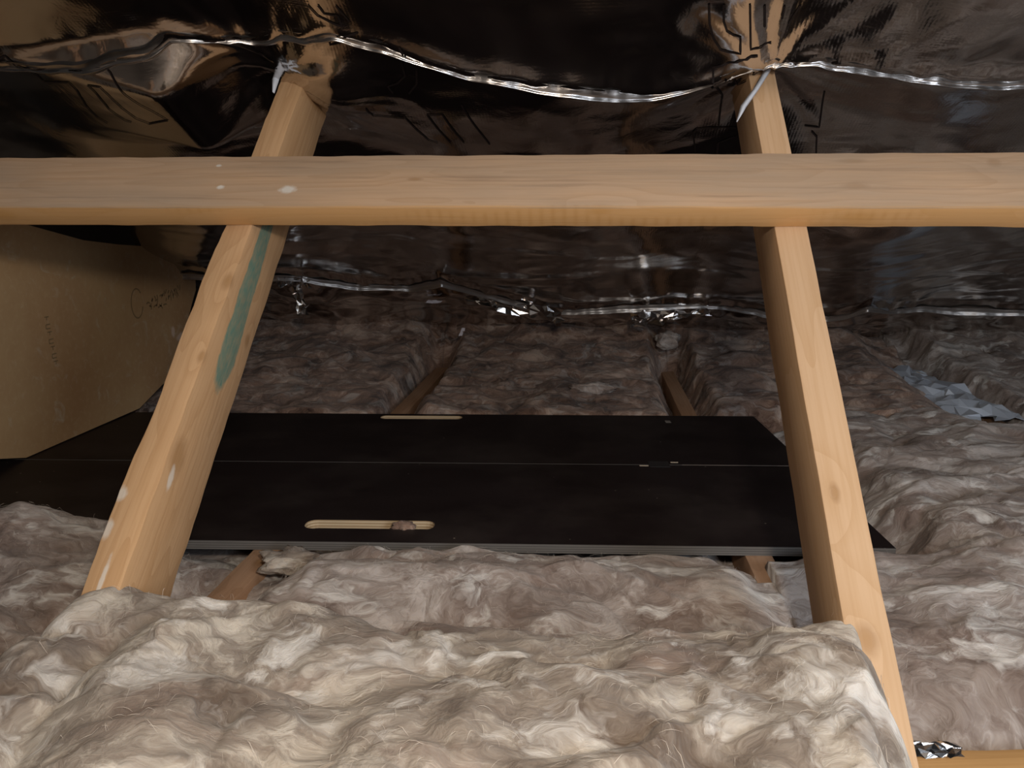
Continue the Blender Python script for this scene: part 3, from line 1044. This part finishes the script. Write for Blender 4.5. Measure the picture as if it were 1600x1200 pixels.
def h_right(X, Y):
    yf, yb = near_board(X, Y)
    z = .030 + .018 * sstep(.85, 1.15, X) + .02 * gauss(X, Y, 1.0, .95, .2, .2)
    z = z + eaves_rise(X, Y) * .8
    nb = (1 - sstep(.775, .86, X)) * sstep(yf - .05, yf, Y) * (1 - sstep(yb, yb + .05, Y))
    z = z * (1 - nb) - .024 * nb
    z = z - .085 * (1 - sstep(.60, .70, Y)) - .02 * (1 - sstep(.66, .76, X)) * (1 - sstep(.6, .95, Y))
    z = z - .016 * (1 - sstep(0, .05, X - SP - TW)) - .045 * (1 - sstep(0, .045, X - SP - TW)) * sstep(1.5, 1.65, Y) * (1 - sstep(2.15, 2.3, Y)) * (1 + .8 * sstep(1.7, 2.1, Y))
    # dips away from the joist where that shows
    z = z - .075 * sstep(1.06, 1.18, X) * sstep(1.48, 1.62, Y)
    return z


def h_right2(X, Y):
    z = .040 + eaves_rise(X, Y) * .8 + .01 * perlin(X * 4, Y * 4, 3)
    z = z - .06 * (1 - sstep(1.232, 1.275, X)) * sstep(1.50, 1.60, Y)
    return z


def h_left2(X, Y):
    return .02 + eaves_rise(X, Y)


def h_roll(X, Y):
    z = .088 + .010 * perlin(X * 5, Y * 5, 9) + .010 * gauss(X, Y, .35, .45, .25, .1)
    z = z + .012 - .10 * sstep(.592, .690, Y) - .012 * sstep(.12, .3, X) * (1 - sstep(.48, .56, X)) * sstep(.5, .6, Y)   # falls away behind
    z = z - .13 * (1 - sstep(-.085, .01, X)) + .001 * (1 - sstep(.02, .14, X))
    # right shoulder runs down in front of the right strut
    z = z - .13 * sstep(.578, .655, X - (Y - .5) * .25)
    z = z + .006 * gauss(X, Y, .57, .53, .07, .05)
    return z


batt('insulation_batt', TW / 2, SP + TW / 2, .30, 1.30, h_centre, M['wool'], .0036,
     'taupe wool batt tucked under the front edge of the black board between the joists', 100, nfib=1200, fibbox=(.04, .6, .6, .95), an=.8)
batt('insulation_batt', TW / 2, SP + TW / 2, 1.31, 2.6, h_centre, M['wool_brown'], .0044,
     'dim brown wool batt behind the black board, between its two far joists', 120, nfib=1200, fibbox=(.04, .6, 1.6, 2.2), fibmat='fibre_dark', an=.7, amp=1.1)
batt('insulation_batt', -SP + TW / 2, TW / 2, .30, 1.30, h_left, M['wool'], .0040,
     'grey wool batt bulging up over the front of the board at the left edge', 140, nfib=700, fibbox=(-.4, 0, .62, .95))
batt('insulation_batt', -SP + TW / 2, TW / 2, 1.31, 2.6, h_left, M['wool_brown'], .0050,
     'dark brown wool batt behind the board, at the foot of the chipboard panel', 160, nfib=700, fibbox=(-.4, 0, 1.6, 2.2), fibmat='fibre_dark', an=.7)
batt('insulation_batt', SP + TW / 2, 2 * SP + TW / 2, .30, 1.62, h_right, M['wool'], .0038,
     'pale wool batt beside the right end of the board, right of the clean strut', 180, nfib=1200, fibbox=(.65, 1.2, .5, 1.6), an=.8)
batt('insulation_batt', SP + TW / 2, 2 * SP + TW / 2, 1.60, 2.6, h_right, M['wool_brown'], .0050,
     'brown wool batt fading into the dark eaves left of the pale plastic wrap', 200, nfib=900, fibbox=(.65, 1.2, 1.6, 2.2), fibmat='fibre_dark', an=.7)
batt('insulation_batt', 2 * SP + TW / 2, 3 * SP + TW / 2, .55, 2.6, h_right2, M['wool'], .0055,
     'wool batt at the far right edge, beyond the pale plastic wrap', 220, nfib=700, fibbox=(1.25, 1.8, .8, 2.2), an=.8)
batt('insulation_batt', -.10, .70, .16, .72, h_roll, M['wool_fg'], .0027,
     'thick creamy wool batt heaped across the foreground over the feet of both struts', 300, nfib=1100, amp=1.15, fibbox=(-.07, .67, .30, .64), flen=(.004, .017), bot=-.02)

# ------------------------------------------------------------------ loose bits
def crumple(name, o, ux, uy, lx, ly, nx, ny, amp, seed, mat, taper=None, arch=0.0, sub=True):
    """creased scrap: jittered facets, flat shaded"""
    r = np.random.RandomState(seed)
    o = np.array(o, float); ux = np.array(ux, float); uy = np.array(uy, float)
    ux /= np.linalg.norm(ux); uy /= np.linalg.norm(uy)
    nrm = np.cross(ux, uy)
    V = []
    for j in range(ny):
        for i in range(nx):
            a = i / (nx - 1) - .5; b = j / (ny - 1) - .5
            w = taper(a + .5) if taper else 1.0
            jit = r.normal(0, 1, 3)
            e = .35
            P = o + ux * (a * lx + jit[0] * lx / nx * e) + uy * (b * ly * w + jit[1] * ly / ny * e) + nrm * (jit[2] * amp + arch * (1 - 4 * b * b) * w)
            V.append(P)
    F = []
    for j in range(ny - 1):
        for i in range(nx - 1):
            q = j * nx + i
            if r.rand() < .5:
                F += [(q, q + 1, q + nx + 1), (q, q + nx + 1, q + nx)]
            else:
                F += [(q, q + 1, q + nx), (q + 1, q + nx + 1, q + nx)]
    ob = mesh_obj(name, V, F, mat, smooth=False)
    md = ob.modifiers.new('thickness', 'SOLIDIFY'); md.thickness = .0006
    return ob


N = NT('pale_plastic')
N.base(N.mix(N.noise(N.coord(), 14, 4), (0.44, 0.50, 0.60), (0.60, 0.65, 0.72)))
N.set(Roughness=.42)
M['plastic'] = N.m
w = crumple('plastic_wrap', (1.196, 1.92, .008), (-.02, 1, .0), (-1, -.02, 0), .56, .165, 22, 9, .0050, 3, M['plastic'],
            taper=lambda t: .62 + .35 * abs(math.sin(t * 9.0)) - .35 * max(0, t - .8), arch=.020)
tag(w, 'crumpled pale blue-white plastic wrap lying along a joist on the right', 'plastic')

f1 = crumple('foil_scrap', (.232, 2.0, .183), (1, 0, -.20), (0, -.55, .8), .235, .040, 16, 6, .005, 11, M['foil_scrap'], taper=lambda t: .45 + .9 * t)
tag(f1, 'crushed foil scrap hanging below the lapped edge, mid-way between the struts', 'foil scrap', 'torn foil scraps')
f2 = crumple('foil_scrap', (.603, 2.0, .168), (1, 0, .13), (0, -.55, .8), .19, .036, 14, 6, .006, 13, M['foil_scrap'], taper=lambda t: 1.15 - .7 * t)
tag(f2, 'crushed foil scrap hanging by the far end of the right joist', 'foil scrap', 'torn foil scraps')
f3 = crumple('foil_scrap', (-.255, 1.83, .268), (1, .1, -.10), (0, -.5, .8), .075, .050, 11, 8, .006, 17, M['foil_scrap'])
tag(f3, 'bunched silver foil knot just right of the green-smeared strut', 'foil scrap', 'torn foil scraps')
f4 = crumple('foil_scrap', (-.243, 1.84, .213), (.15, .1, -1), (1, -.3, 0), .072, .026, 10, 6, .005, 19, M['foil_scrap'])
tag(f4, 'thin foil tatter dangling under the bunched foil knot', 'foil scrap', 'torn foil scraps')
f5 = crumple('foil_scrap', (.676, .596, .004), (1, .15, -.1), (0, 1, .6), .040, .012, 8, 5, .0012, 23, M['foil_scrap'])
tag(f5, 'small silver foil scrap at the bottom right beside the orange noggin', 'foil scrap', 'torn foil scraps')
wp = plain('white_paper', (.72, .68, .74), .6)
p1 = crumple('paper_scrap', (.028, 2.03, .194), (1, 0, .05), (0, -.5, .8), .040, .011, 6, 4, .0015, 29, wp, taper=lambda t: 1 - 1.5 * abs(t - .6))
tag(p1, 'small white pointed scrap caught under the lapped foil edge', 'scrap', 'white scraps at the eaves')
p2 = crumple('paper_scrap', (.094, 2.05, .118), (.4, 0, 1), (1, -.3, 0), .022, .009, 5, 4, .0015, 31, wp)
tag(p2, 'tiny white flake on the brown wool at the far end of the left joist', 'scrap', 'white scraps at the eaves')


def tuft(name, loc, size, seed, mat, label):
    bm = bmesh.new()
    bmesh.ops.create_icosphere(bm, subdivisions=4, radius=1.0)
    V = np.array([v.co[:] for v in bm.verts])
    d = 1 + .45 * perlin(V[:, 0] * 1.6 + seed, V[:, 1] * 1.6 + V[:, 2], seed) + .35 * np.abs(perlin(V[:, 0] * 4 + V[:, 2] * 3, V[:, 1] * 4 + seed, seed + 1)) + .14 * np.abs(perlin(V[:, 0] * 11 + V[:, 2] * 9, V[:, 1] * 11, seed + 2))
    V = V * d[:, None] * np.array(size)
    for v, c in zip(bm.verts, V):
        v.co = c
    me = bpy.data.meshes.new(name); bm.to_mesh(me); bm.free()
    me.polygons.foreach_set('use_smooth', [True] * len(me.polygons))
    me.materials.append(mat)
    o = bpy.data.objects.new(name, me); COL.objects.link(o); o.location = loc
    return tag(o, label, 'tuft', 'loose wool tufts')


tuft('wool_tuft', (.612, 2.15, .088), (.028, .02, .018), 5, M['wool'], 'pale torn wool tuft sitting on the far end of the right joist')
tuft('wool_tuft', (.066, .880, .012), (.030, .024, .011), 8, M['wool_fg'], 'whitish wool tuft against the front edge of the board, beside the left joist')
tuft('wool_tuft', (.176, .998, .013), (.013, .011, .005), 9, M['wool_brown'], 'wisp of brown wool caught in the near hand slot')
tuft('wool_tuft', (.42, 1.80, .030), (.035, .018, .012), 12, M['wool'], 'pale wool tuft lying on the brown wool behind the board')
